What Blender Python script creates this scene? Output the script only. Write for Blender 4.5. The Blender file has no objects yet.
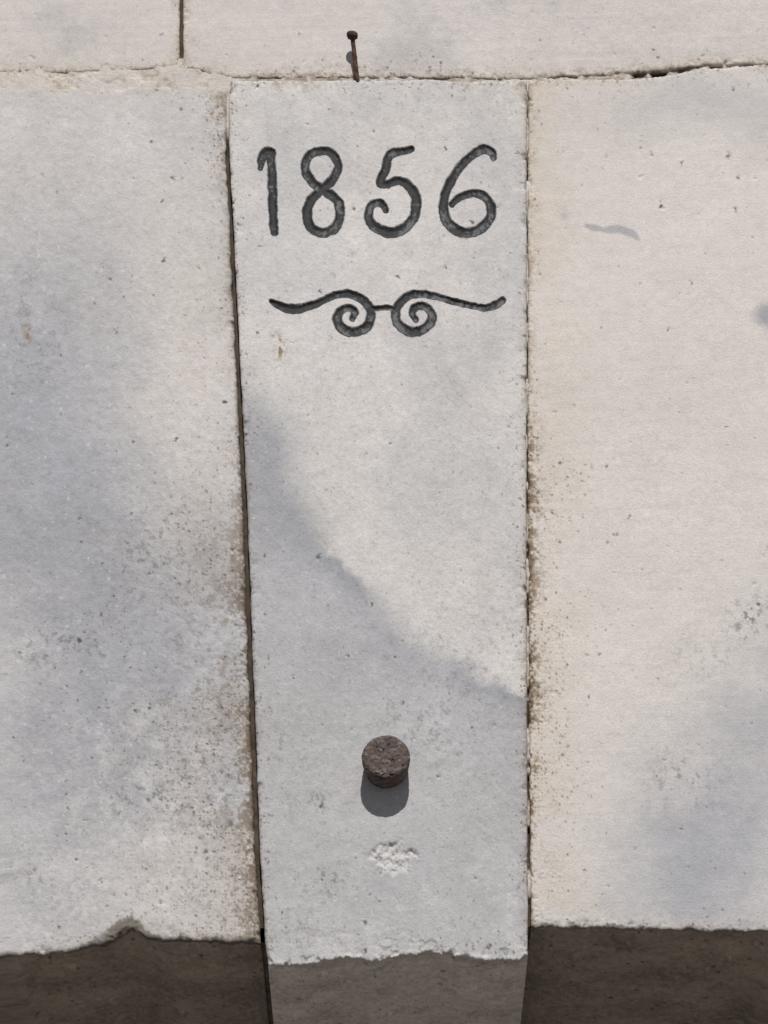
import bpy, math, numpy as np
from mathutils import Vector
np.random.seed(3)
# ------------------------------------------------------------------ camera model
PITCH=math.radians(28); DIST=3.2; FPX=3200.0
CP,SP=math.cos(PITCH),math.sin(PITCH)
T=np.array([0,0,3.05]); C=T-DIST*np.array([0,CP,SP])
def W(px,py,yc=0.0):
    """wall-plane point (plane y=yc) measured on the photo -> world x,z"""
    a=np.asarray(px,float)-384; b=512-np.asarray(py,float)
    dy=CP*FPX-SP*b; dz=SP*FPX+CP*b
    t=(yc-C[1])/dy
    return C[0]+a*t, C[2]+dz*t
# ------------------------------------------------------------------ noise
_tabs={}
def tab(seed):
    if seed not in _tabs: _tabs[seed]=np.random.RandomState(seed).rand(256,256)
    return _tabs[seed]
def vn(x,y,seed=0):
    t=tab(seed); x,y=np.broadcast_arrays(x,y)
    ix=np.floor(x).astype(int); iy=np.floor(y).astype(int)
    fx=x-ix; fy=y-iy
    fx=fx*fx*fx*(fx*(fx*6-15)+10); fy=fy*fy*fy*(fy*(fy*6-15)+10)
    a=t[ix&255,iy&255];b=t[(ix+1)&255,iy&255];c=t[ix&255,(iy+1)&255];d=t[(ix+1)&255,(iy+1)&255]
    return (a*(1-fx)+b*fx)*(1-fy)+(c*(1-fx)+d*fx)*fy*1.0
def fbm(x,y,s,seed=0,o=4,g=0.5):
    x=np.asarray(x,float)/s+17.3*seed; y=np.asarray(y,float)/s-9.1*seed
    r=0;a=1;n=0
    for k in range(o):
        r=r+a*vn(x,y,(seed*7+k)%60); n+=a; a*=g
        x,y=(0.8*x-0.6*y)*2.03+5.1,(0.6*x+0.8*y)*2.03+1.7
    return r/n-0.5
def ss(a,b,x):
    t=np.clip((x-a)/(b-a),0,1); return t*t*(3-2*t)
def spots(x,y,c,prob,rmin,rmax,seed,dens=None):
    x=np.asarray(x,float);y=np.asarray(y,float)
    x=x+2.2*rmax*fbm(x,y,rmax*1.6,seed+3,2); y=y+2.2*rmax*fbm(x,y,rmax*1.6,seed+4,2)
    ta,tb,tc,td=tab(seed+60),tab(seed+61),tab(seed+62),tab(seed+63)
    gx=x/c; gy=y/c; ix=np.floor(gx).astype(int); iy=np.floor(gy).astype(int)
    i=ix&255;j=iy&255
    m=min(.45,rmax/c+.05)
    cx=(ix+m+(1-2*m)*ta[i,j])*c; cy=(iy+m+(1-2*m)*tb[i,j])*c
    r=rmin+(rmax-rmin)*td[i,j]**3
    p=prob if dens is None else prob*dens
    on=(tc[i,j]<p)
    d=np.hypot(x-cx,y-cy)
    return on*np.clip((r-d)/(0.5*r+.3)+.3,0,1)
def gau(x,y,cx,cy,rx,ry,ang=0):
    c,s=math.cos(ang),math.sin(ang); dx=x-cx;dy=y-cy
    return np.exp(-(((c*dx+s*dy)/rx)**2+((-s*dx+c*dy)/ry)**2))
def lin(c):
    c=np.array(c,float)/255; return np.where(c<=.04045,c/12.92,((c+.055)/1.055)**2.4)
K=1.18
def A(r,g,b): return lin((r,g,b))/K
def mix(c,col,m):
    m=np.clip(m,0,1)[...,None]; return c*(1-m)+np.asarray(col)*m
# ------------------------------------------------------------------ materials
def mat_painted(name,rough=.85,bump=.45,fine=480,amp=.11):
    m=bpy.data.materials.new(name); m.use_nodes=True; n=m.node_tree.nodes; l=m.node_tree.links
    b=n['Principled BSDF']; b.inputs['Roughness'].default_value=rough
    b.inputs['Specular IOR Level'].default_value=.2
    at=n.new('ShaderNodeAttribute'); at.attribute_name='albedo'
    tc=n.new('ShaderNodeTexCoord')
    n1=n.new('ShaderNodeTexNoise'); n1.inputs['Scale'].default_value=fine; n1.inputs['Detail'].default_value=3; n1.inputs['Roughness'].default_value=.6
    n2=n.new('ShaderNodeTexNoise'); n2.inputs['Scale'].default_value=90; n2.inputs['Detail'].default_value=8; n2.inputs['Roughness'].default_value=.75
    for q in (n1,n2): l.new(tc.outputs['Object'],q.inputs['Vector'])
    r1=n.new('ShaderNodeMapRange'); r1.inputs[1].default_value=.25; r1.inputs[2].default_value=.75; r1.inputs[3].default_value=1-amp; r1.inputs[4].default_value=1+amp
    r2=n.new('ShaderNodeMapRange'); r2.inputs[1].default_value=.3; r2.inputs[2].default_value=.7; r2.inputs[3].default_value=.94; r2.inputs[4].default_value=1.06
    l.new(n1.outputs['Fac'],r1.inputs[0]); l.new(n2.outputs['Fac'],r2.inputs[0])
    mu=n.new('ShaderNodeMath'); mu.operation='MULTIPLY'; l.new(r1.outputs[0],mu.inputs[0]); l.new(r2.outputs[0],mu.inputs[1])
    vm=n.new('ShaderNodeVectorMath'); vm.operation='SCALE'
    l.new(at.outputs['Color'],vm.inputs[0]); l.new(mu.outputs[0],vm.inputs['Scale'])
    l.new(vm.outputs[0],b.inputs['Base Color'])
    bp=n.new('ShaderNodeBump'); bp.inputs['Strength'].default_value=bump; bp.inputs['Distance'].default_value=.0012
    l.new(n1.outputs['Fac'],bp.inputs['Height']); l.new(bp.outputs[0],b.inputs['Normal'])
    return m
M_stone=mat_painted('whitewashed_stone')
M_letter=mat_painted('carved_black_paint',rough=.7,bump=.4)
M_mortar=mat_painted('lime_mortar',bump=.6,fine=380)
M_iron=mat_painted('rusted_iron',rough=.8,bump=.7,fine=420)
# ------------------------------------------------------------------ mesh helper
def mesh_obj(name,co,faces,col,mat,smooth=True):
    used=np.unique(faces); rem=np.full(len(co),-1); rem[used]=np.arange(len(used))
    co=co[used]; col=col[used]; faces=rem[faces]
    me=bpy.data.meshes.new(name); nf=len(faces)
    me.vertices.add(len(co)); me.vertices.foreach_set('co',co.astype(np.float32).ravel())
    me.loops.add(nf*4); me.loops.foreach_set('vertex_index',faces.astype(np.int32).ravel())
    me.polygons.add(nf); me.polygons.foreach_set('loop_start',np.arange(nf,dtype=np.int32)*4)
    me.polygons.foreach_set('loop_total',np.full(nf,4,dtype=np.int32))
    me.polygons.foreach_set('use_smooth',np.full(nf,smooth))
    me.update(calc_edges=True)
    a=me.color_attributes.new('albedo','FLOAT_COLOR','POINT')
    rgba=np.concatenate([np.clip(col,0.004,.9),np.ones((len(co),1))],1)
    a.data.foreach_set('color',rgba.astype(np.float32).ravel())
    me.materials.append(mat); o=bpy.data.objects.new(name,me); bpy.context.collection.objects.link(o); return o
def quads(idx):
    return np.stack([idx[:-1,:-1],idx[1:,:-1],idx[1:,1:],idx[:-1,1:]],-1).reshape(-1,4)
def ramp(pts):
    xs=[p[0] for p in pts]; ys=[p[1] for p in pts]
    return lambda v: np.interp(v,xs,ys)
def axis(segs):
    out=[]
    for a,b,s in segs:
        n=max(1,int(round((b-a)/s))); out.append(np.linspace(a,b,n,endpoint=False))
    out.append([segs[-1][1]]); return np.concatenate(out)

def block(name,cols,rows,xL,xR,yT,yB,y0,backf,colf,soffcol,depth=.45,r=5,split=None,sidecol=(.05,.045,.035)):
    s=(cols-cols[0])/(cols[-1]-cols[0]); t=(rows-rows[0])/(rows[-1]-rows[0])
    S,Tt=np.meshgrid(s,t); U=cols[0]+S*(cols[-1]-cols[0]); V=rows[0]+Tt*(rows[-1]-rows[0])
    for _ in range(3):
        V=yT(U)+Tt*(yB(U)-yT(U)); U=xL(V)+S*(xR(V)-xL(V))
    dL=U-xL(V); dR=xR(V)-U; dT=V-yT(U); dB=yB(U)-V
    d=np.minimum(np.minimum(dL,dR),np.minimum(dT,dB))
    rr=r*(1+1.2*fbm(U,V,25,11,3))
    q=np.clip(1-d/rr,0,1); edge=rr*(1-np.sqrt(1-q*q*.98))*.75
    chip=ss(.12,.34,fbm(U,V,14,12,4))*np.exp(-d/5)*4
    back,letter=backf(U,V,d,dL,dR,dT,dB)
    back=back+edge+chip
    col=colf(U,V,d,dL,dR,dT,dB,letter)
    X,Z=W(U,V,y0)
    Y=y0+back*.001
    h,w=U.shape; idx=np.arange(h*w).reshape(h,w)
    co=[np.stack([X,Y,Z],-1).reshape(-1,3)]; cl=[col.reshape(-1,3)]; fs=[quads(idx)]; n=h*w
    mask=None
    if split is not None:
        L=letter.reshape(-1)[fs[0]].max(1)>.02
        vc=V.reshape(-1)[fs[0][:,0]]
        mask=[(nm,L&(vc>a)&(vc<b)) for nm,a,b in split]
    def skirt(bi,kind):
        nonlocal n
        bx,by,bz=[co[0][bi][:,k] for k in range(3)]
        ys=np.array([.004,.012,.03,.08,.2,depth]) if kind!='B' else np.concatenate([np.arange(.002,.3,.003),[.33,.38,depth]])
        m=len(bi); YY=np.maximum(y0+ys[:,None],by[None]+.0008*np.arange(1,len(ys)+1)[:,None]); XX=np.repeat(bx[None],len(ys),0); ZZ=np.repeat(bz[None],len(ys),0)
        if kind=='B':
            a=XX*1000; b2=YY*1000
            sm=np.convolve(np.pad(bz,20,'edge'),np.ones(41)/41,'valid')
            k=ss(0,.03,ys)[:,None]; ZZ=ZZ*(1-k)+sm[None]*k
            ZZ=ZZ+.001*(3*fbm(a,b2,60,21,3)+1.8*fbm(a,b2,6,22,3)-3*spots(a,b2,16,.3,1,4,5))*ss(0,.015,ys)[:,None]
            cc=soffcol(a,b2,YY-y0)
        else:
            cc=np.repeat(np.array(sidecol)[None,None],len(ys),0)*(1+.8*fbm(ZZ*1000,YY*1000+XX*1000,10,23,3))[...,None]
            cc=np.broadcast_to(cc,(len(ys),m,3))
        ids=np.concatenate([bi[None],n+np.arange(len(ys)*m).reshape(len(ys),m)],0)
        co.append(np.stack([XX,YY,ZZ],-1).reshape(-1,3)); cl.append(np.ascontiguousarray(cc).reshape(-1,3))
        f=quads(ids); fs.append(f[:,::-1] if kind in 'TR' else f); n+=len(ys)*m
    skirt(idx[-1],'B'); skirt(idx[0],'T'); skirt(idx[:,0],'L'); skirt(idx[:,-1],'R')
    co=np.concatenate(co); cl=np.concatenate(cl)
    if mask:
        rest=np.ones(len(fs[0]),bool)
        for nm,mk in mask:
            mesh_obj(nm,co,fs[0][mk],cl,M_letter); rest&=~mk
        fs[0]=fs[0][rest]
    return mesh_obj(name,co,np.concatenate(fs),cl,M_stone)
# ------------------------------------------------------------------ lettering strokes (points: x,y,halfwidth)
def catmull(P,n=14):
    P=np.array(P,float); P=np.vstack([2*P[0]-P[1],P,2*P[-1]-P[-2]]); out=[]
    P[0,2]=P[1,2];P[-1,2]=P[-2,2]
    for i in range(1,len(P)-2):
        for k in range(n):
            t=k/n; out.append(.5*((2*P[i])+(P[i+1]-P[i-1])*t+(2*P[i-1]-5*P[i]+4*P[i+1]-P[i+2])*t*t+(-P[i-1]+3*P[i]-3*P[i+1]+P[i+2])*t**3))
    out.append(P[-2]); return np.array(out)
strokes=[
 [(260,168,2.5),(262,159,4.5),(267,152,5.2),(271,154,5)],
 [(271,152,4.6),(272,175,4.8),(273,205,4.6),(274,232,4.2)],
 [(337,162,3.5),(332,154,4.2),(322,151,4.6),(309,156,4.4),(305,168,4.6),(311,181,4.8),(323,190,5.2),(336,200,5.2),(340,215,5.2),(334,229,5),(323,233,5),(311,228,5),(307,215,5),(311,201,4.8),(322,190,4.8),(333,179,4.6),(338,168,4.4),(336,158,3.8)],
 [(412,149,2.8),(404,151,4.2),(393,153,4.6),(388,159,4.5),(385,170,4.4),(380,183,4.2),(387,184,4.2),(398,181,4.6),(409,186,5),(416,198,5.3),(415,214,5.3),(407,226,5.4),(393,233,5.6),(378,229,5.4),(370,221,5),(369,211,4.6),(374,204,4.2),(382,204,4),(386,210,3)],
 [(494,158,3.2),(491,152,4.2),(483,149,4.8),(472,155,4.6),(460,167,4.6),(450,183,4.8),(444,200,5),(445,217,5.2),(453,228,5.3),(467,233,5.4),(481,228,5.2),(490,218,5),(491,206,4.8),(484,196,4.5),(473,193,4.2),(462,196,4),(452,204,3.2)],
 [(271,301,2),(278,305,3.8),(290,309,5),(303,308,5),(318,303,4.2),(333,296,3.8),(348,294,4),(361,299,4.4),(370,309,4.8),(370,321,5),(362,330,5.2),(350,332,5.2),(340,327,5.2),(337,317,5),(342,310,4.4),(350,308,3.8),(355,313,3.6),(352,319,3)],
 [(370,309,2.4),(382,308,2.6),(396,309,2.4)],
 [(502,300,3.6),(497,304,4),(486,308,3.6),(470,305,3.2),(452,301,3.4),(434,296,3.6),(418,294,4),(405,298,4.4),(397,308,4.8),(396,320,5),(404,329,5.2),(416,332,5.2),(427,327,5),(432,318,4.8),(428,309,4.2),(419,306,3.8),(412,312,3.6),(416,320,3)],
]
def letter_field(U,V):
    out=np.zeros(U.shape); sel=((V>138)&(V<345)&(U>250)&(U<512))
    u=U[sel];v=V[sel]; u=u+2.2*fbm(u,v,8,31,3,.6); v=v+2.2*fbm(u,v,8,32,3,.6)
    best=np.zeros(u.shape)
    for st in strokes:
        P=catmull(st)
        lo=P[:,:2].min(0)-9; hi=P[:,:2].max(0)+9
        m=(u>lo[0])&(u<hi[0])&(v>lo[1])&(v<hi[1]); uu=u[m];vv=v[m]; b=np.zeros(uu.shape)
        for i in range(len(P)-1):
            p=P[i,:2];e=P[i+1,:2]-p; L=max(1e-6,(e@e))
            t=np.clip(((uu-p[0])*e[0]+(vv-p[1])*e[1])/L,0,1)
            d=np.hypot(uu-p[0]-t*e[0],vv-p[1]-t*e[1]); w=P[i,2]+t*(P[i+1,2]-P[i,2])
            b=np.maximum(b,1-d/(w+.5))
        best[m]=np.maximum(best[m],b)
    out[sel]=best; return out
# ------------------------------------------------------------------ shared relief / colour
def relief(U,V,seed,stucco=1.0,brush=0.0):
    b=1.6*fbm(U,V,170,seed,2)+1.1*fbm(U,V,42,seed+1,3)
    b=b+stucco*(.6*fbm(U,V,8,seed+2,3,.6)+.26*fbm(U,V,3.2,seed+6,2,.6)+.3*np.abs(fbm(U,V,13,seed+3,2)))
    b=b+brush*(.5*fbm(U*.06,V+.03*U,4,seed+4,3)+.35*fbm(U*.12,V,9,seed+5,2))
    b=b+1.1*spots(U,V,24,.2,.8,2.4,seed)+.8*spots(U,V,9,.06,.5,1.3,seed+1)
    return b
BROWN=A(116,100,82); DARKB=A(68,57,46); RUST=A(158,134,104); YEL=A(198,186,167)
def specks(col,U,V,seed,dens=1):
    col=mix(col,A(98,91,87),.85*spots(U,V,24,.17*dens,.6,2.2,seed))
    col=mix(col,A(115,108,103),.65*spots(U,V,9,.06*dens,.4,1.3,seed+1))
    big=ss(.0,.2,fbm(U,V,90,seed+2,3))
    col=mix(col,A(122,116,112),.6*spots(U,V,5,.16*dens,.35,1.0,seed+2,dens=big))
    return col
def mottled(col,U,V,seed,amt=.06):
    f=1+amt*(1.3*fbm(U,V,90,seed,4,.6)+1.0*fbm(U,V,26,seed+2,5,.7)+1.2*fbm(U,V,5,seed+1,3,.75))
    return col*f[...,None]
def stip(U,V,seed):
    """fine gritty dirt noise, clustered"""
    return .75*fbm(U,V,3.2,seed,3,.7)+.45*fbm(U,V,18,seed+1,3)+.3*fbm(U,V,55,seed+2,2)
def grit(col,U,V,seed,dens,k=1.):
    """tiny brown-black grains, density field dens 0..1"""
    col=mix(col,DARKB*1.3,.75*k*spots(U,V,3.6,.75,.5,1.5,seed,dens=dens))
    col=mix(col,BROWN,.7*k*spots(U+1.7,V+.9,2.9,.7,.5,1.2,seed+2,dens=dens))
    return col
# keystone -------------------------------------------------------
kxL=ramp([(60,230),(80,230),(110,229),(140,229),(200,232),(300,237),(400,242),(500,247),(640,252),(740,256),(850,260),(940,265),(970,269)])
def key_xL(v): return kxL(v)+1.6*fbm(v,v*0,22,41,5,.6)
def key_xR(v): return ramp([(60,527),(500,526.5),(960,528)])(v)+1.4*fbm(v,v*0+50,15,42,4,.6)
def key_yT(u): return ramp([(200,82),(235,80),(400,79),(527,80)])(u)+1.8*fbm(u,u*0,18,43,4,.6)
def key_yB(u): return ramp([(255,962),(268,965),(300,967),(325,962),(350,958),(380,961),(400,955),(425,952),(445,953),(470,960),(500,961),(520,960),(528,953)])(u)+10*fbm(u,u*0,14,44,5,.65)
CHIP=lambda U,V: ss(.22,.6,gau(U,V,390,858,21,14)+1.5*fbm(U,V,11,45,4,.65)*gau(U,V,390,860,36,28))
def key_back(U,V,d,dL,dR,dT,dB):
    L=letter_field(U,V)
    g=np.clip(L*1.5,0,1)
    b=relief(U,V,50,.85,.15)+3.3*(g-.15*g*g)+.9*fbm(U,V,5,55,2)*(L>0)
    b=b-.5*np.exp(-((L-0)/.1)**2)*(L>0)
    ch=CHIP(U,V); b=b+ch*(2.4+7*fbm(U,V,7,46,4,.6))
    b=b+2.6*ss(.04,.22,fbm(U,V,9,47,4))*np.exp(-dB/14)
    return b,L
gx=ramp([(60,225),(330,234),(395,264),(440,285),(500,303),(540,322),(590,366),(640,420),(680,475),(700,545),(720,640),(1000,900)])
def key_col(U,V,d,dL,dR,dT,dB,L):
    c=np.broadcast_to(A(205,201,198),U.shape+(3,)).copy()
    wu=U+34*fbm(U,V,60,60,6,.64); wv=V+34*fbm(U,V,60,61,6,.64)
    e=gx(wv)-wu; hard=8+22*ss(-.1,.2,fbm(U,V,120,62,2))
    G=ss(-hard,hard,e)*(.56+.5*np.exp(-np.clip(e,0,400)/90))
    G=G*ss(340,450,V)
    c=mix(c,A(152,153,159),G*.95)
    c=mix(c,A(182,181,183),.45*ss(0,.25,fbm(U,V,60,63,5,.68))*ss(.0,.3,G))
    c=mix(c,A(184,183,185),.45*ss(-.05,.2,fbm(U,V,110,64,5,.62)))
    c=mix(c,A(200,198,197),.4*ss(0.05,.2,fbm(U,V,14,65,5,.7))*ss(800,900,V))
    c=mottled(c,U,V,66,.13)
    c=mix(c,A(208,208,209),.6*spots(U,V,8,.22,.5,1.6,7,dens=G))
    c=mix(c,A(120,117,115),.75*ss(.04,.2,fbm(U,V,6,67,5,.75))*(gau(U,V,325,880,28,22)+gau(U,V,310,800,28,12)+gau(U,V,290,745,20,25)+.7*gau(U,V,420,730,60,40)+.6*gau(U,V,300,930,30,20)+.5*gau(U,V,470,650,60,60)))
    c=specks(c,U,V,50,1.2)
    n=stip(U,V,68)
    m=np.exp(-dR/3.)*ss(-.2,.15,n+.15*ss(350,600,V))*.5+np.exp(-dL/3)*ss(-.1,.2,n)*.5+np.exp(-dT/3)*ss(-.1,.15,n)*.6
    c=mix(c,RUST*.85,m)
    c=mix(c,RUST*.8,.55*ss(.08,.25,n)*np.exp(-dT/14))
    c=grit(c,U,V,21,np.clip(.8*np.exp(-dL/6)+.8*np.exp(-dR/6)*ss(300,520,V)+.25*np.exp(-dR/5)+.7*np.exp(-dT/6)+.3*np.exp(-dB/20),0,1)*ss(-.25,.1,fbm(U,V,30,73,3)))
    c=mix(c,DARKB,ss(.1,.22,fbm(U,V,6,69,3))*np.exp(-dR/3.5)*.7)
    c=mix(c,RUST*.8,ss(.0,.14,fbm(U,V,4,70,3))*gau(U,V,278,346,6,12,-.3)*1.4)
    c=mix(c,A(214,211,208),ss(7,0,dB+6*n)*.8)
    ch=CHIP(U,V); c=mix(c,A(208,206,204),ch*.6)
    pn=fbm(U,V,3.5,71,3,.65); pw=fbm(U,V,20,72,3)
    c=mix(c,A(140,140,143),.5*(L>-.5)*ss(.0,.07,L))
    pm=ss(.04,.24,L+.3*pn); c=mix(c,A(42,42,45),pm*.96)
    c=mix(c,A(116,117,120),ss(.05,.28,pw+.9*pn)*ss(.25,.6,L)*.75)
    return c
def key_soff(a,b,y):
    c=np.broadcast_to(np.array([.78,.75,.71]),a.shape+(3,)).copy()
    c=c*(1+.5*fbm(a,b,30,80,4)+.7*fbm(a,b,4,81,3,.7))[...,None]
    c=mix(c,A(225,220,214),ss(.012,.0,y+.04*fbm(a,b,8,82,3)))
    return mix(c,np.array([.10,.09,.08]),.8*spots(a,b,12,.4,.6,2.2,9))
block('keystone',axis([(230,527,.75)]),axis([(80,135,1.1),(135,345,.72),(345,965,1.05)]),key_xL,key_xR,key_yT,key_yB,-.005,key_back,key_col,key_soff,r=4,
      split=[('date_inscription',130,260),('scroll_ornament',260,350)])
# left arch stone --------------------------------------------------
def l_xR(v): return key_xL(v)-ramp([(60,1.2),(125,1.4),(150,3.6),(300,4.2),(600,4.8),(850,5),(920,4.5),(960,4)])(v)-2.4*fbm(v,v*0+9,12,90,5,.6)
def l_xL(v): return np.full(np.shape(v),-400.)
def l_yT(u): return ramp([(-400,88),(0,86),(120,85),(180,84),(215,86),(230,88)])(u)+2.4*fbm(u,u*0,22,91,5,.6)
def l_yB(u): return ramp([(-400,1075),(-200,1000),(0,958),(40,954),(80,949),(105,944),(122,934),(132,930),(145,936),(165,941),(200,941),(258,942)])(u)+7*fbm(u,u*0,13,92,5,.65)
def l_back(U,V,d,dL,dR,dT,dB):
    b=relief(U,V,100,1.3,0)
    b=b+1.2*ss(.1,.3,stip(U,V,105))*np.exp(-dR/25)*ss(300,700,V)
    b=b+3.2*ss(.35,.8,gau(U,V,118,948,18,9)+fbm(U,V,8,106,3))
    b=b+1.6*ss(.04,.22,fbm(U,V,9,107,4))*np.exp(-dB/9)
    return b,np.zeros(U.shape)
def l_col(U,V,d,dL,dR,dT,dB,L):
    c=np.broadcast_to(A(200,196,194),U.shape+(3,)).copy()
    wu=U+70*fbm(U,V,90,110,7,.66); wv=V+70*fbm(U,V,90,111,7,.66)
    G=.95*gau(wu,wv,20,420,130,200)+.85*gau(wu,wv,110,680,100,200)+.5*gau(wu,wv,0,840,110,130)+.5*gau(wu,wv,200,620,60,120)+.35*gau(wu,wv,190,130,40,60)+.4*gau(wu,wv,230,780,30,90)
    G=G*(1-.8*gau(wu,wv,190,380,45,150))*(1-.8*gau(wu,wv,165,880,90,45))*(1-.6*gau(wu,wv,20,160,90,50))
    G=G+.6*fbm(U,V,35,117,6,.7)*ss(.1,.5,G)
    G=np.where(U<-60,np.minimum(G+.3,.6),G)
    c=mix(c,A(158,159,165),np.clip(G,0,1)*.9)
    c=mix(c,A(206,199,193),.55*gau(wu,wv,185,330,50,190))
    c=mix(c,A(208,205,202),.6*ss(.02,.14,fbm(U,V,14,112,6,.75))*ss(560,880,V)*ss(10,120,U))
    c=mottled(c,U,V,113,.16)
    c=mix(c,A(208,207,208),.6*spots(U,V,7,.28,.5,1.7,11))
    c=mix(c,A(114,111,110),.8*ss(.04,.2,fbm(U,V,6,114,5,.75))*(gau(U,V,140,800,30,22)+gau(U,V,60,645,50,25)+gau(U,V,110,640,14,12)+.6*gau(U,V,30,330,40,60)+.8*gau(U,V,200,740,50,140)+.7*gau(U,V,150,560,50,60)+.5*gau(U,V,40,880,50,40)))
    c=specks(c,U,V,100,1.6)
    n=stip(U,V,115); n2=fbm(U,V,45,119,3)
    vv=ss(380,640,V); wide=10+36*vv
    c=mix(c,A(156,143,126),.42*np.exp(-dR/(wide*1.3))*ss(-.25,.2,n2+.05)*(.4+.6*vv))
    sp=ss(.02,.24,n+.30*np.exp(-dR/(wide*.5))-.10)
    c=mix(c,BROWN,np.exp(-dR/(wide*1.0))*sp*(.35+.5*vv))
    c=grit(c,U,V,31,np.clip(np.exp(-dR/(wide*1.1))*(.4+.7*vv)+.14*gau(U,V,170,700,60,200),0,1)*ss(-.25,.12,n2))
    c=mix(c,BROWN*.8,np.exp(-dR/3)*ss(-.2,.1,n)*(.55+.3*vv))
    c=mix(c,RUST*.8,.75*gau(U,V,218,120,9,48)*ss(-.05,.2,n)); c=grit(c,U,V,35,1.0*gau(U,V,218,125,11,55),.9)
    c=mix(c,YEL,np.exp(-dT/5)*.5); c=mix(c,BROWN,np.exp(-dT/2.2)*ss(-.05,.15,n)*.6)
    c=mix(c,RUST*.8,1.2*gau(U,V,28,333,4,9)*ss(-.15,.15,n))
    c=mix(c,A(150,140,126),.5*np.exp(-dB/10)*ss(-.1,.15,n)); c=grit(c,U,V,37,.4*np.exp(-dB/12))
    c=mix(c,np.array([.12,.10,.08]),ss(9,1,dB-14*gau(U,V,126,940,22,30)+14*n)*.85*ss(60,110,U))
    c=mix(c,np.array([.14,.12,.10]),ss(5,0,dB+14*n)*.8)
    return c
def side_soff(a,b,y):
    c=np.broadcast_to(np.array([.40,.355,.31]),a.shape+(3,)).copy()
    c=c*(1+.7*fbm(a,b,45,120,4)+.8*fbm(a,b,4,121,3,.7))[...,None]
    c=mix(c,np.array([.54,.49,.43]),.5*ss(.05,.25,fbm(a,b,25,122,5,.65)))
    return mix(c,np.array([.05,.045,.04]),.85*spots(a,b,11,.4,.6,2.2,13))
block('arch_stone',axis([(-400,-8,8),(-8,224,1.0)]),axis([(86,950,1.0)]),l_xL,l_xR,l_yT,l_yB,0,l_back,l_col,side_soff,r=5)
# right arch stone -------------------------------------------------
def r_xL(v): return key_xR(v)+ramp([(60,.9),(450,1.0),(560,1.7),(750,1.9),(930,3)])(v)+2.0*np.clip(fbm(v,v*0+9,12,130,5,.6),-.1,1)
def r_xR(v): return np.full(np.shape(v),1170.)
def r_yT(u): return ramp([(528,82),(560,79),(620,77),(640,77),(665,75),(690,70.5),(720,66.5),(750,65),(768,66.5),(1170,60)])(u)+3.4*fbm(u,u*0,14,131,5,.65)
def r_yB(u): return ramp([(528,926),(600,928),(768,932),(950,970),(1170,1050)])(u)+5*fbm(u,u*0,14,132,5,.65)
def r_back(U,V,d,dL,dR,dT,dB):
    b=relief(U,V,140,.55,.32)
    b=b+1.6*ss(.12,.3,stip(U,V,145))*np.exp(-dL/14)*ss(300,600,V)
    b=b+1.4*ss(.04,.22,fbm(U,V,9,147,4))*np.exp(-dB/7)
    return b,np.zeros(U.shape)
def r_col(U,V,d,dL,dR,dT,dB,L):
    c=np.broadcast_to(A(208,202,197),U.shape+(3,)).copy()
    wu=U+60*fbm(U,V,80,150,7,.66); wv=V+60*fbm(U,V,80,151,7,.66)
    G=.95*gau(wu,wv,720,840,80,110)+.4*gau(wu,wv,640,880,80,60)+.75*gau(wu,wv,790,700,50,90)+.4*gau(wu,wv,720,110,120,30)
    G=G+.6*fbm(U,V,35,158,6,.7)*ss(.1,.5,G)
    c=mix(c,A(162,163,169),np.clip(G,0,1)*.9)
    # grey wavy smear
    cy=ramp([(575,222),(590,227),(605,230),(620,229),(632,233),(642,240)])(U)
    sm=np.exp(-((V-cy)/(4.5+3*fbm(U,V*0,12,159,2)))**2)*ss(578,590,U)*ss(645,634,U)
    c=mix(c,A(160,160,164),.85*ss(.2,.8,sm+.5*fbm(U,V,9,152,4)))
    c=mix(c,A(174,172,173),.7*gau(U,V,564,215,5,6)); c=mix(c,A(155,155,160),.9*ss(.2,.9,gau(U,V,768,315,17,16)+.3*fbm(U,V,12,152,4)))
    c=mix(c,A(114,113,115),.9*ss(.03,.2,fbm(U,V,6,153,5,.75))*(gau(U,V,750,618,22,22)+.7*gau(U,V,690,780,40,30)+.5*gau(U,V,765,550,15,10)+.4*gau(U,V,700,660,40,25)))
    c=mottled(c,U,V,154,.085)
    br=fbm(U*.08,V+.03*U,5,155,3); c=c*(1+.03*br)[...,None]
    c=specks(c,U,V,140,.9)
    n=stip(U,V,156); n2=fbm(U,V,45,157,3); vv=ss(350,520,V)*ss(960,820,V)
    c=mix(c,A(200,187,168),.5*np.exp(-dL/38)*ss(-.25,.2,n2+.1))
    sp=ss(.02,.2,n+.3*np.exp(-dL/10)-.12)
    c=mix(c,RUST,np.exp(-dL/(8+14*vv))*sp*(.5+.4*vv))
    c=grit(c,U,V,41,np.clip(np.exp(-dL/(7+15*vv))*(.4+.7*vv),0,1)*ss(-.25,.1,n2))
    c=mix(c,BROWN*.9,np.exp(-dL/5)*ss(-.12,.12,n)*(.25+.65*vv)); c=mix(c,DARKB,np.exp(-dL/4.5)*ss(.03,.18,n+.2*n2)*vv*.95)
    c=mix(c,YEL,np.exp(-dT/6)*.5*ss(700,560,U)); c=mix(c,BROWN,np.exp(-dT/2.5)*ss(-.1,.15,n)*.7); c=grit(c,U,V,45,.6*np.exp(-dT/5),.8)
    c=mix(c,A(150,140,126),.45*np.exp(-dB/8)*ss(-.1,.15,n)); c=grit(c,U,V,47,.3*np.exp(-dB/10))
    c=mix(c,np.array([.14,.12,.10]),ss(3.5,0,dB+12*n)*.8)
    return c
block('arch_stone.001',axis([(529,776,1.0),(776,1170,8)]),axis([(78,930,1.0)]),r_xL,r_xR,r_yT,r_yB,0,r_back,r_col,side_soff,r=3.5)
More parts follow.
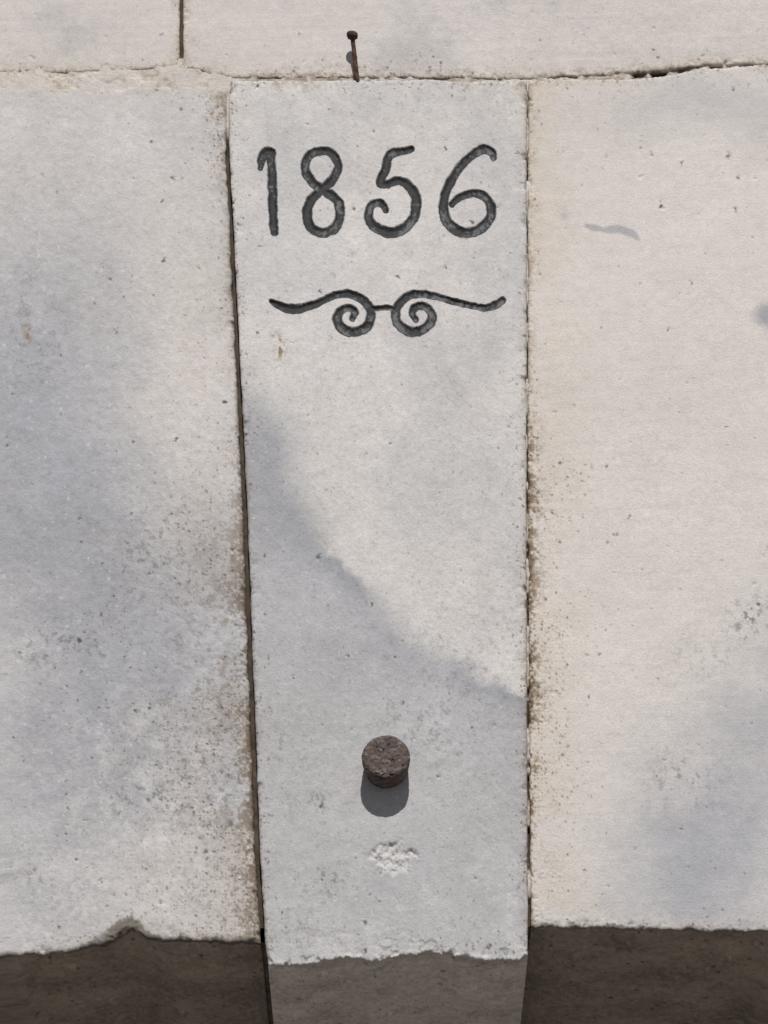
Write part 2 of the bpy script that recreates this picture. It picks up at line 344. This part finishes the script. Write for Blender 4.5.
# upper course -----------------------------------------------------
def top_back(seed,br):
    def f(U,V,d,dL,dR,dT,dB): return relief(U,V,seed,.6,br)+1.5*ss(.04,.22,fbm(U,V,8,seed+7,4))*np.exp(-dB/5),np.zeros(U.shape)
    return f
def top_col(seed):
    def f(U,V,d,dL,dR,dT,dB,L):
        c=np.broadcast_to(A(203,197,193),U.shape+(3,)).copy()
        c=mix(c,A(178,175,175),.6*ss(-.02,.2,fbm(U,V,120,seed,6,.66)))
        c=mottled(c,U,V,seed+1,.1); br=fbm(U*.08,V,5,seed+2,3); c=c*(1+.07*br)[...,None]
        c=specks(c,U,V,seed+3,.8)
        n=stip(U,V,seed+4); e=np.minimum(np.minimum(dL,dR)*1.2,dB)
        c=mix(c,YEL,.4*np.exp(-e/8)); c=mix(c,RUST*.8,np.exp(-e/4)*ss(-.1,.16,n)*.75)
        c=mix(c,BROWN,np.exp(-dB/9)*np.exp(-((U-400)/150)**2)*ss(.02,.2,n)*.6)
        c=grit(c,U,V,51,np.clip(.9*np.exp(-dB/7)*np.exp(-((U-390)/160)**2)+.35*np.exp(-e/4),0,1))
        return c
    return f
no_soff=lambda a,b,y: np.broadcast_to(np.array([.2,.17,.14]),a.shape+(3,)).copy()
def tl_yB(u): return ramp([(-400,72),(0,72),(60,73),(120,71),(160,68),(178,66)])(u)+2.6*fbm(u,u*0,18,160,5,.62)
def tl_xR(v): return 179.6+1.8*fbm(v,v*0,12,161,4,.6)
block('wall_stone',axis([(-400,-8,8),(-8,179,1.1)]),axis([(-340,-8,8),(-8,72,1.05)]),l_xL,tl_xR,lambda u:np.full(np.shape(u),-340.),tl_yB,.0,top_back(170,.3),top_col(175),no_soff,r=3,depth=.3)
def tr_yB(u): return ramp([(182,68),(200,70),(215,76),(235,77.5),(400,77.5),(530,79),(560,76.5),(620,74),(640,72),(665,70),(690,67),(720,64.5),(768,64),(1170,57)])(u)+2.4*fbm(u,u*0,14,162,5,.62)
def tr_xL(v): return ramp([(-350,182.6),(40,183),(68,183.5)])(v)+1.8*fbm(v,v*0+5,12,163,4,.6)
block('wall_stone.001',axis([(183,776,1.05),(776,1170,8)]),axis([(-340,-8,8),(-8,76,1.05)]),tr_xL,r_xR,lambda u:np.full(np.shape(u),-340.),tr_yB,-.0005,top_back(180,.55),top_col(185),no_soff,r=3,depth=.3)
# mortar -----------------------------------------------------------
cols=axis([(-390,-8,8),(-8,174,1.6),(174,190,.8),(190,215,1.5),(215,270,1),(270,520,2),(520,536,.8),(536,776,1.6),(776,1160,8)])
rows=axis([(-330,-8,8),(-8,58,2),(58,100,.9),(100,925,2.5)])
U,V=np.meshgrid(cols,rows)
dep=np.full(U.shape,9.)+9*fbm(V,U*0,26,207,5,.6)
hj=ss(110,95,V)*ss(52,60,V); right=ss(600,630,U+40*fbm(U,V,30,200,2))
flush=np.where(U<232,0.3,1.2)+5*right*ss(-.2,.1,fbm(U,V*0,25,208,3))+ 1.2*ss(0,.2,fbm(U,V,14,201,3))
dep=dep*(1-hj)+flush*hj
vj=(ss(60,40,V))*np.exp(-((U-181)/14)**2); dep=dep*(1-vj)+6*vj
k=ss(150,125,V)*ss(215,222,U)*ss(245,236,U)*ss(90,100,V); dep=dep*(1-k)+1.8*k
k=ss(515,522,U)*ss(545,538,U)*ss(90,95,V); dep=dep*(1-k)+(2.2+6*ss(.0,.2,fbm(V,V*0,18,202,3)))*k
dep=dep+1.2*fbm(U,V,18,203,4)+.7*fbm(U,V,4,204,3)
c=np.broadcast_to(A(201,195,189),U.shape+(3,)).copy(); n=stip(U,V,205)
c=mottled(c,U,V,206,.14); c=mix(c,YEL,.5*ss(-.1,.2,n)); c=mix(c,RUST*.9,.45*ss(.05,.25,n)); c=mix(c,BROWN,.5*ss(230,260,U)*ss(-.1,.1,n))
c=mix(c,DARKB*1.2,ss(2.6,6,dep)); c=mix(c,np.array([.08,.064,.05]),ss(7,12,dep))
X,Z=W(U,V,0); idx=np.arange(U.size).reshape(U.shape)
mort=mesh_obj('mortar_joint',np.stack([X,dep*.001,Z],-1).reshape(-1,3),quads(idx),c.reshape(-1,3),M_mortar)
def soffit_fill(nm,px0,px1,py):
    (xa,xb),(za,_)=W(np.array([px0,px1]),np.array([py,py]),0)
    xs=np.linspace(xa,xb,14); ys=np.linspace(.006,.44,150); XX,YY=np.meshgrid(xs,ys)
    ZZ=za+.002*fbm(XX*1000,YY*1000,12,230,4)
    cc=np.broadcast_to(np.array([.30,.26,.22]),XX.shape+(3,))*(1+1.2*fbm(XX*1000,YY*1000,8,231,3))[...,None]
    o=mesh_obj(nm,np.stack([XX,YY,ZZ],-1).reshape(-1,3),quads(np.arange(XX.size).reshape(XX.shape)),cc.reshape(-1,3),M_mortar); o.parent=mort
soffit_fill('soffit_mortar_a',250,278,940); soffit_fill('soffit_mortar_b',520,538,924)
# ------------------------------------------------------------------ iron bolt
def revolve(name,prof,axis_o,axis_d,nseg,noise,mat,colf):
    """prof: (along,radius)"""
    d=Vector(axis_d).normalized(); a=d.cross(Vector((0,0,1))).normalized() if abs(d.z)<.95 else Vector((1,0,0)); b=d.cross(a)
    a=np.array(a);b=np.array(b);dd=np.array(d)
    P=np.array(prof); th=np.linspace(0,2*np.pi,nseg,endpoint=False)
    h=P[:,0][:,None]+0*th; r=P[:,1][:,None]+0*th; th=th[None]+0*h
    lx=r*np.cos(th); ly=r*np.sin(th)
    nz=noise(lx*1000+h*700,ly*1000-h*500)
    R=np.hypot(lx,ly); sc=1+.55*nz*.001/np.maximum(R,.003)*ss(.2,.7,R/R.max())
    h2=h+nz*.001*ss(1.02,.8,R/R.max())
    co=(np.array(axis_o)+h2[...,None]*dd+(lx*sc)[...,None]*a+(ly*sc)[...,None]*b)
    n0,n1=h.shape; i=np.arange(n0*n1).reshape(n0,n1); i=np.concatenate([i,i[:,:1]],1)
    return mesh_obj(name,co.reshape(-1,3),quads(i),colf(lx*1000+h*700,ly*1000-h*500,nz).reshape(-1,3),mat)
bx,bz=W(386,768,-.006)
prof=[(-.03,.0205)]+[(t,.0205+.0024*(t/.024)**.6) for t in np.linspace(0.0001,.024,26)]+[(.024+.005*math.sin(a),.0182+.0047*math.cos(a)) for a in np.linspace(0,math.pi/2,12)]+[(.029-.0008*k/40,.0182*(1-k/40)+.0002) for k in range(1,41)]
def bn(x,y): return 2.3*fbm(x,y,7,210,4,.68)-1.6*ss(.1,.3,fbm(x,y,5,211,4,.65))+1.1*fbm(x,y,1.8,212,2)
def bc(x,y,nz):
    c=np.broadcast_to(np.array([.085,.068,.062]),x.shape+(3,)).copy()
    c=mix(c,np.array([.19,.165,.155]),.8*ss(.0,.25,fbm(x,y,3.5,213,4,.7))); c=mix(c,np.array([.10,.06,.04]),.5*ss(.02,.2,fbm(x,y,8,214,3)))
    return mix(c,np.array([.03,.025,.022]),.8*ss(-.4,-2.0,nz))
revolve('iron_bolt',prof,(float(bx),-.006,float(bz)),(0,-1,-.0),150,bn,M_iron,bc)
# ------------------------------------------------------------------ nail
x0,z0=W(357.5,82,-.004); x1,z1=W(352,33,-.018)
p0=np.array([float(x0),-.003,float(z0)]); p1=np.array([float(x1),-.018,float(z1)]); ln=float(np.linalg.norm(p1-p0))
prof=[(-.012,.0012)]+[(t,.0026-.0003*t/ln) for t in np.linspace(0,ln-.008,40)]+[(ln-.007,.0036),(ln-.006,.0054),(ln-.003,.0062),(ln-.0005,.0060),(ln+.001,.0048),(ln+.0018,.0028),(ln+.002,.0003)]
revolve('rusty_nail',prof,p0,(p1-p0),20,lambda x,y:.6*fbm(x,y,4,220,3),M_iron,
        lambda x,y,nz: mix(np.broadcast_to(np.array([.055,.032,.027]),x.shape+(3,)).copy(),np.array([.14,.07,.045]),ss(-.05,.2,fbm(x,y,3,221,3))))
# ------------------------------------------------------------------ surroundings (outside the frame)
def simple_mat(name,c1,c2,scale,rough=.9):
    m=bpy.data.materials.new(name); m.use_nodes=True; n=m.node_tree.nodes; l=m.node_tree.links; b=n['Principled BSDF']; b.inputs['Roughness'].default_value=rough
    tc=n.new('ShaderNodeTexCoord'); no=n.new('ShaderNodeTexNoise'); no.inputs['Scale'].default_value=scale; no.inputs['Detail'].default_value=8
    cr=n.new('ShaderNodeValToRGB'); cr.color_ramp.elements[0].position=.3; cr.color_ramp.elements[1].position=.7
    cr.color_ramp.elements[0].color=(*c1,1); cr.color_ramp.elements[1].color=(*c2,1)
    bp=n.new('ShaderNodeBump'); bp.inputs['Distance'].default_value=.004; bp.inputs['Strength'].default_value=.5
    l.new(tc.outputs['Object'],no.inputs['Vector']); l.new(no.outputs['Fac'],cr.inputs[0]); l.new(cr.outputs[0],b.inputs['Base Color']); l.new(no.outputs['Fac'],bp.inputs['Height']); l.new(bp.outputs[0],b.inputs['Normal'])
    return m
def boxes(name,bl,mat):
    vs=[];fs=[]
    for (a,b,c2,d,e,f) in bl:
        o=len(vs); vs+=[(a,c2,e),(b,c2,e),(b,d,e),(a,d,e),(a,c2,f),(b,c2,f),(b,d,f),(a,d,f)]
        fs+=[tuple(o+i for i in q) for q in ((0,3,2,1),(4,5,6,7),(0,1,5,4),(1,2,6,5),(2,3,7,6),(3,0,4,7))]
    me=bpy.data.meshes.new(name); me.from_pydata(vs,[],fs); me.materials.append(mat); o=bpy.data.objects.new(name,me); bpy.context.collection.objects.link(o)
    bv=o.modifiers.new('b','BEVEL'); bv.width=.004; bv.segments=2; return o
boxes('house_wall',[(-3.2,-.70,.012,.60,-.02,4.6),(.70,3.2,.012,.60,-.02,4.6),(-.698,.698,.014,.598,3.50,4.598),(-.698,.698,.47,.596,2.5,3.498)],simple_mat('limewash',(.46,.44,.42),(.55,.53,.51),6))
boxes('sky_blocking_door',[(-.695+i*.1395,-.695+i*.1395+.135,.47,.51,.01,2.49) for i in range(10)],simple_mat('old_wood',(.08,.05,.03),(.16,.10,.06),9))  # unseen plank door, added to keep sky light out of the opening
me=bpy.data.meshes.new('ground'); me.from_pydata([(-80,-80,0),(80,-80,0),(80,80,0),(-80,80,0)],[],[(0,1,2,3)]); me.materials.append(simple_mat('gravel_paving',(.12,.11,.10),(.18,.168,.155),3))
bpy.context.collection.objects.link(bpy.data.objects.new('ground',me))
# ------------------------------------------------------------------ light & camera
sc=bpy.context.scene
w=bpy.data.worlds.new('World'); sc.world=w; w.use_nodes=True; n=w.node_tree.nodes
sky=n.new('ShaderNodeTexSky'); sky.sky_type='NISHITA'; sky.sun_disc=False
sdir=Vector((.045,-1,.98)).normalized()
sky.sun_elevation=math.asin(sdir.z); sky.sun_rotation=math.radians(177.4)
w.node_tree.links.new(sky.outputs[0],n['Background'].inputs[0]); n['Background'].inputs[1].default_value=.05
L=bpy.data.lights.new('sun','SUN'); L.energy=4.2; L.angle=math.radians(.5); L.color=(1,.968,.93)
lo=bpy.data.objects.new('sun',L); lo.rotation_euler=sdir.to_track_quat('Z','Y').to_euler(); lo.location=(0,-5,8); bpy.context.collection.objects.link(lo)
cam=bpy.data.cameras.new('camera'); cam.lens=36*FPX/1024; cam.sensor_width=36; cam.clip_end=500; cam.clip_start=.05
co=bpy.data.objects.new('camera',cam); co.location=C; co.rotation_euler=(math.pi/2+PITCH,0,0); bpy.context.collection.objects.link(co); sc.camera=co
sc.view_settings.view_transform='Standard'; sc.view_settings.look='None'; sc.view_settings.exposure=0
